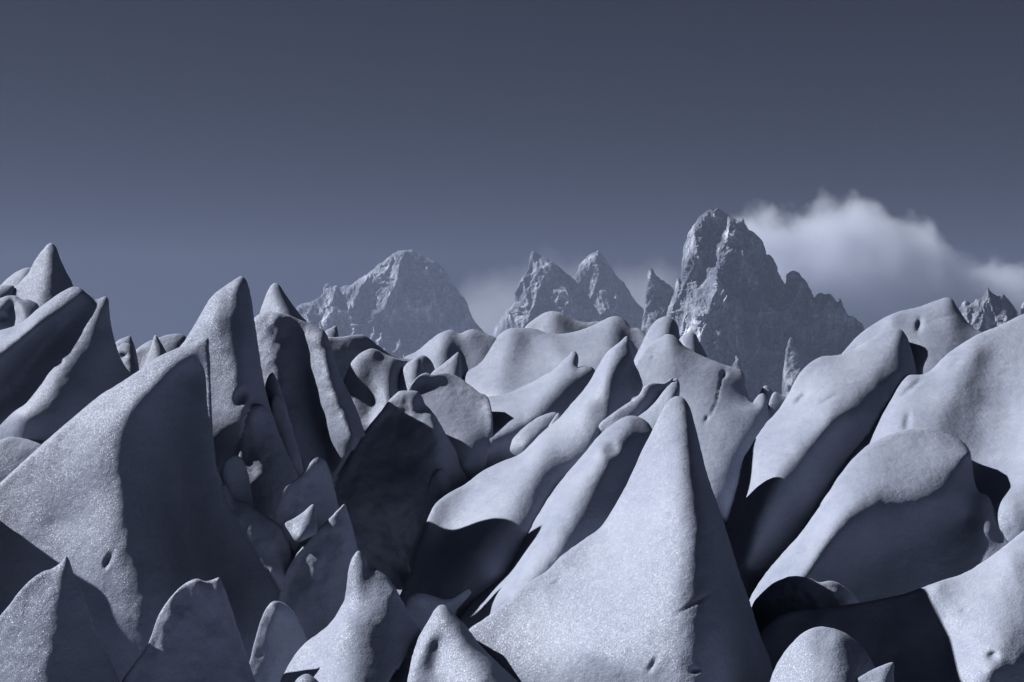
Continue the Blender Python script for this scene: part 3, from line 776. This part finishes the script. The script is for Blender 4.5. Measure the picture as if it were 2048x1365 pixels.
# ------------------------------------------------------------------ air and clouds
def box_object(name, lo, hi, mat):
    lo = Vector(lo); hi = Vector(hi)
    c = (lo + hi) / 2
    v = [(x, y, z) for x in (lo.x - c.x, hi.x - c.x) for y in (lo.y - c.y, hi.y - c.y) for z in (lo.z - c.z, hi.z - c.z)]
    f = [(0, 1, 3, 2), (4, 6, 7, 5), (0, 4, 5, 1), (2, 3, 7, 6), (0, 2, 6, 4), (1, 5, 7, 3)]
    me = bpy.data.meshes.new(name)
    me.from_pydata(v, [], f)
    me.materials.append(mat)
    o = bpy.data.objects.new(name, me)
    o.location = c
    scene.collection.objects.link(o)
    return o

hm, N, L = new_mat('haze_air')
pv = N.new('ShaderNodeVolumePrincipled')
pv.inputs['Color'].default_value = (0.215, 0.26, 0.375, 1)
pv.inputs['Density'].default_value = HAZE
pv.inputs['Anisotropy'].default_value = 0.1
out = N.new('ShaderNodeOutputMaterial')
L.new(pv.outputs[0], out.inputs['Volume'])
hz = box_object('haze', (-3800, -400, -460), (3800, 4480, 290), hm)
hz['kind'] = 'stuff'

def cloud(label, xr, yr, D, depth, top, dens, soft, noise_amp, bottom):
    """vapour bank: its upper edge follows a curve, frayed by noise"""
    s = D / F
    lo = ((xr[0] - CX) * s, D, CAMZ + (CY - yr[1]) * s)
    hi = ((xr[1] - CX) * s, D + depth, CAMZ + (CY - yr[0]) * s)
    m, N, L = new_mat('cloud_vapour')
    tc = N.new('ShaderNodeTexCoord')
    sep = N.new('ShaderNodeSeparateXYZ')
    L.new(tc.outputs['Generated'], sep.inputs[0])
    fc = N.new('ShaderNodeFloatCurve')
    cur = fc.mapping.curves[0]
    pts = [((x - xr[0]) / (xr[1] - xr[0]), (yr[1] - y) / (yr[1] - yr[0])) for x, y in top]
    while len(cur.points) < len(pts):
        cur.points.new(0.5, 0.5)
    for p, q in zip(cur.points, pts):
        p.location = q
    fc.mapping.update()
    L.new(sep.outputs[0], fc.inputs['Value'])
    n1 = noise(N, L, tc.outputs['Object'], 0.011, 6, 0.6, 0.4)
    n2 = noise(N, L, tc.outputs['Object'], 0.004, 3, 0.5, 0.0)
    h = math_node(N, L, 'SUBTRACT', fc.outputs[0], sep.outputs[2])
    h = math_node(N, L, 'ADD', h, math_node(N, L, 'MULTIPLY', math_node(N, L, 'SUBTRACT', n1, 0.5), noise_amp))
    h = math_node(N, L, 'ADD', h, math_node(N, L, 'MULTIPLY', math_node(N, L, 'SUBTRACT', n2, 0.5), noise_amp * 0.8))
    # rounded front and back
    dy = math_node(N, L, 'ABSOLUTE', math_node(N, L, 'SUBTRACT', sep.outputs[1], 0.5))
    dy = math_node(N, L, 'POWER', math_node(N, L, 'MULTIPLY', dy, 2.0), 2.5)
    h = math_node(N, L, 'SUBTRACT', h, math_node(N, L, 'MULTIPLY', dy, 0.35))
    # no hard ends
    ex = math_node(N, L, 'MULTIPLY', math_node(N, L, 'MINIMUM', sep.outputs[0], math_node(N, L, 'SUBTRACT', 1.0, sep.outputs[0])), 9.0, True)
    bz = math_node(N, L, 'MULTIPLY', sep.outputs[2], bottom, True)
    a = math_node(N, L, 'DIVIDE', h, soft, True)
    a = math_node(N, L, 'MULTIPLY', math_node(N, L, 'MULTIPLY', a, ex), bz)
    a = math_node(N, L, 'MULTIPLY', a, math_node(N, L, 'ADD', math_node(N, L, 'MULTIPLY', n1, 0.8), 0.5))
    a = math_node(N, L, 'MULTIPLY', a, dens)
    pv = N.new('ShaderNodeVolumePrincipled')
    pv.inputs['Color'].default_value = (0.72, 0.76, 0.86, 1)
    pv.inputs['Anisotropy'].default_value = 0.0
    L.new(a, pv.inputs['Density'])
    out = N.new('ShaderNodeOutputMaterial')
    L.new(pv.outputs[0], out.inputs['Volume'])
    o = box_object('cloud', lo, hi, m)
    o['label'] = label
    o['category'] = 'cloud'
    return o

cloud('bright billowing cloud bank trailing right from behind the tallest rock tower', (1440, 2160), (330, 720), 4550, 600,
      [(1440, 470), (1490, 425), (1530, 402), (1570, 398), (1610, 404), (1650, 390), (1680, 376), (1715, 388), (1745, 370), (1795, 374),
       (1815, 408), (1845, 424), (1872, 408), (1895, 425), (1925, 462), (1960, 505), (2010, 525), (2060, 515), (2160, 510)], 0.010, 0.13, 0.30, 7.0)
cloud('thin veil of mist behind the gap between the hazy peaks', (860, 1420), (440, 760), 4550, 350,
      [(860, 600), (900, 560), (930, 535), (970, 515), (1040, 505), (1090, 490), (1140, 495), (1250, 510), (1330, 505), (1380, 540), (1420, 600)],
      0.0035, 0.3, 0.3, 3.0)
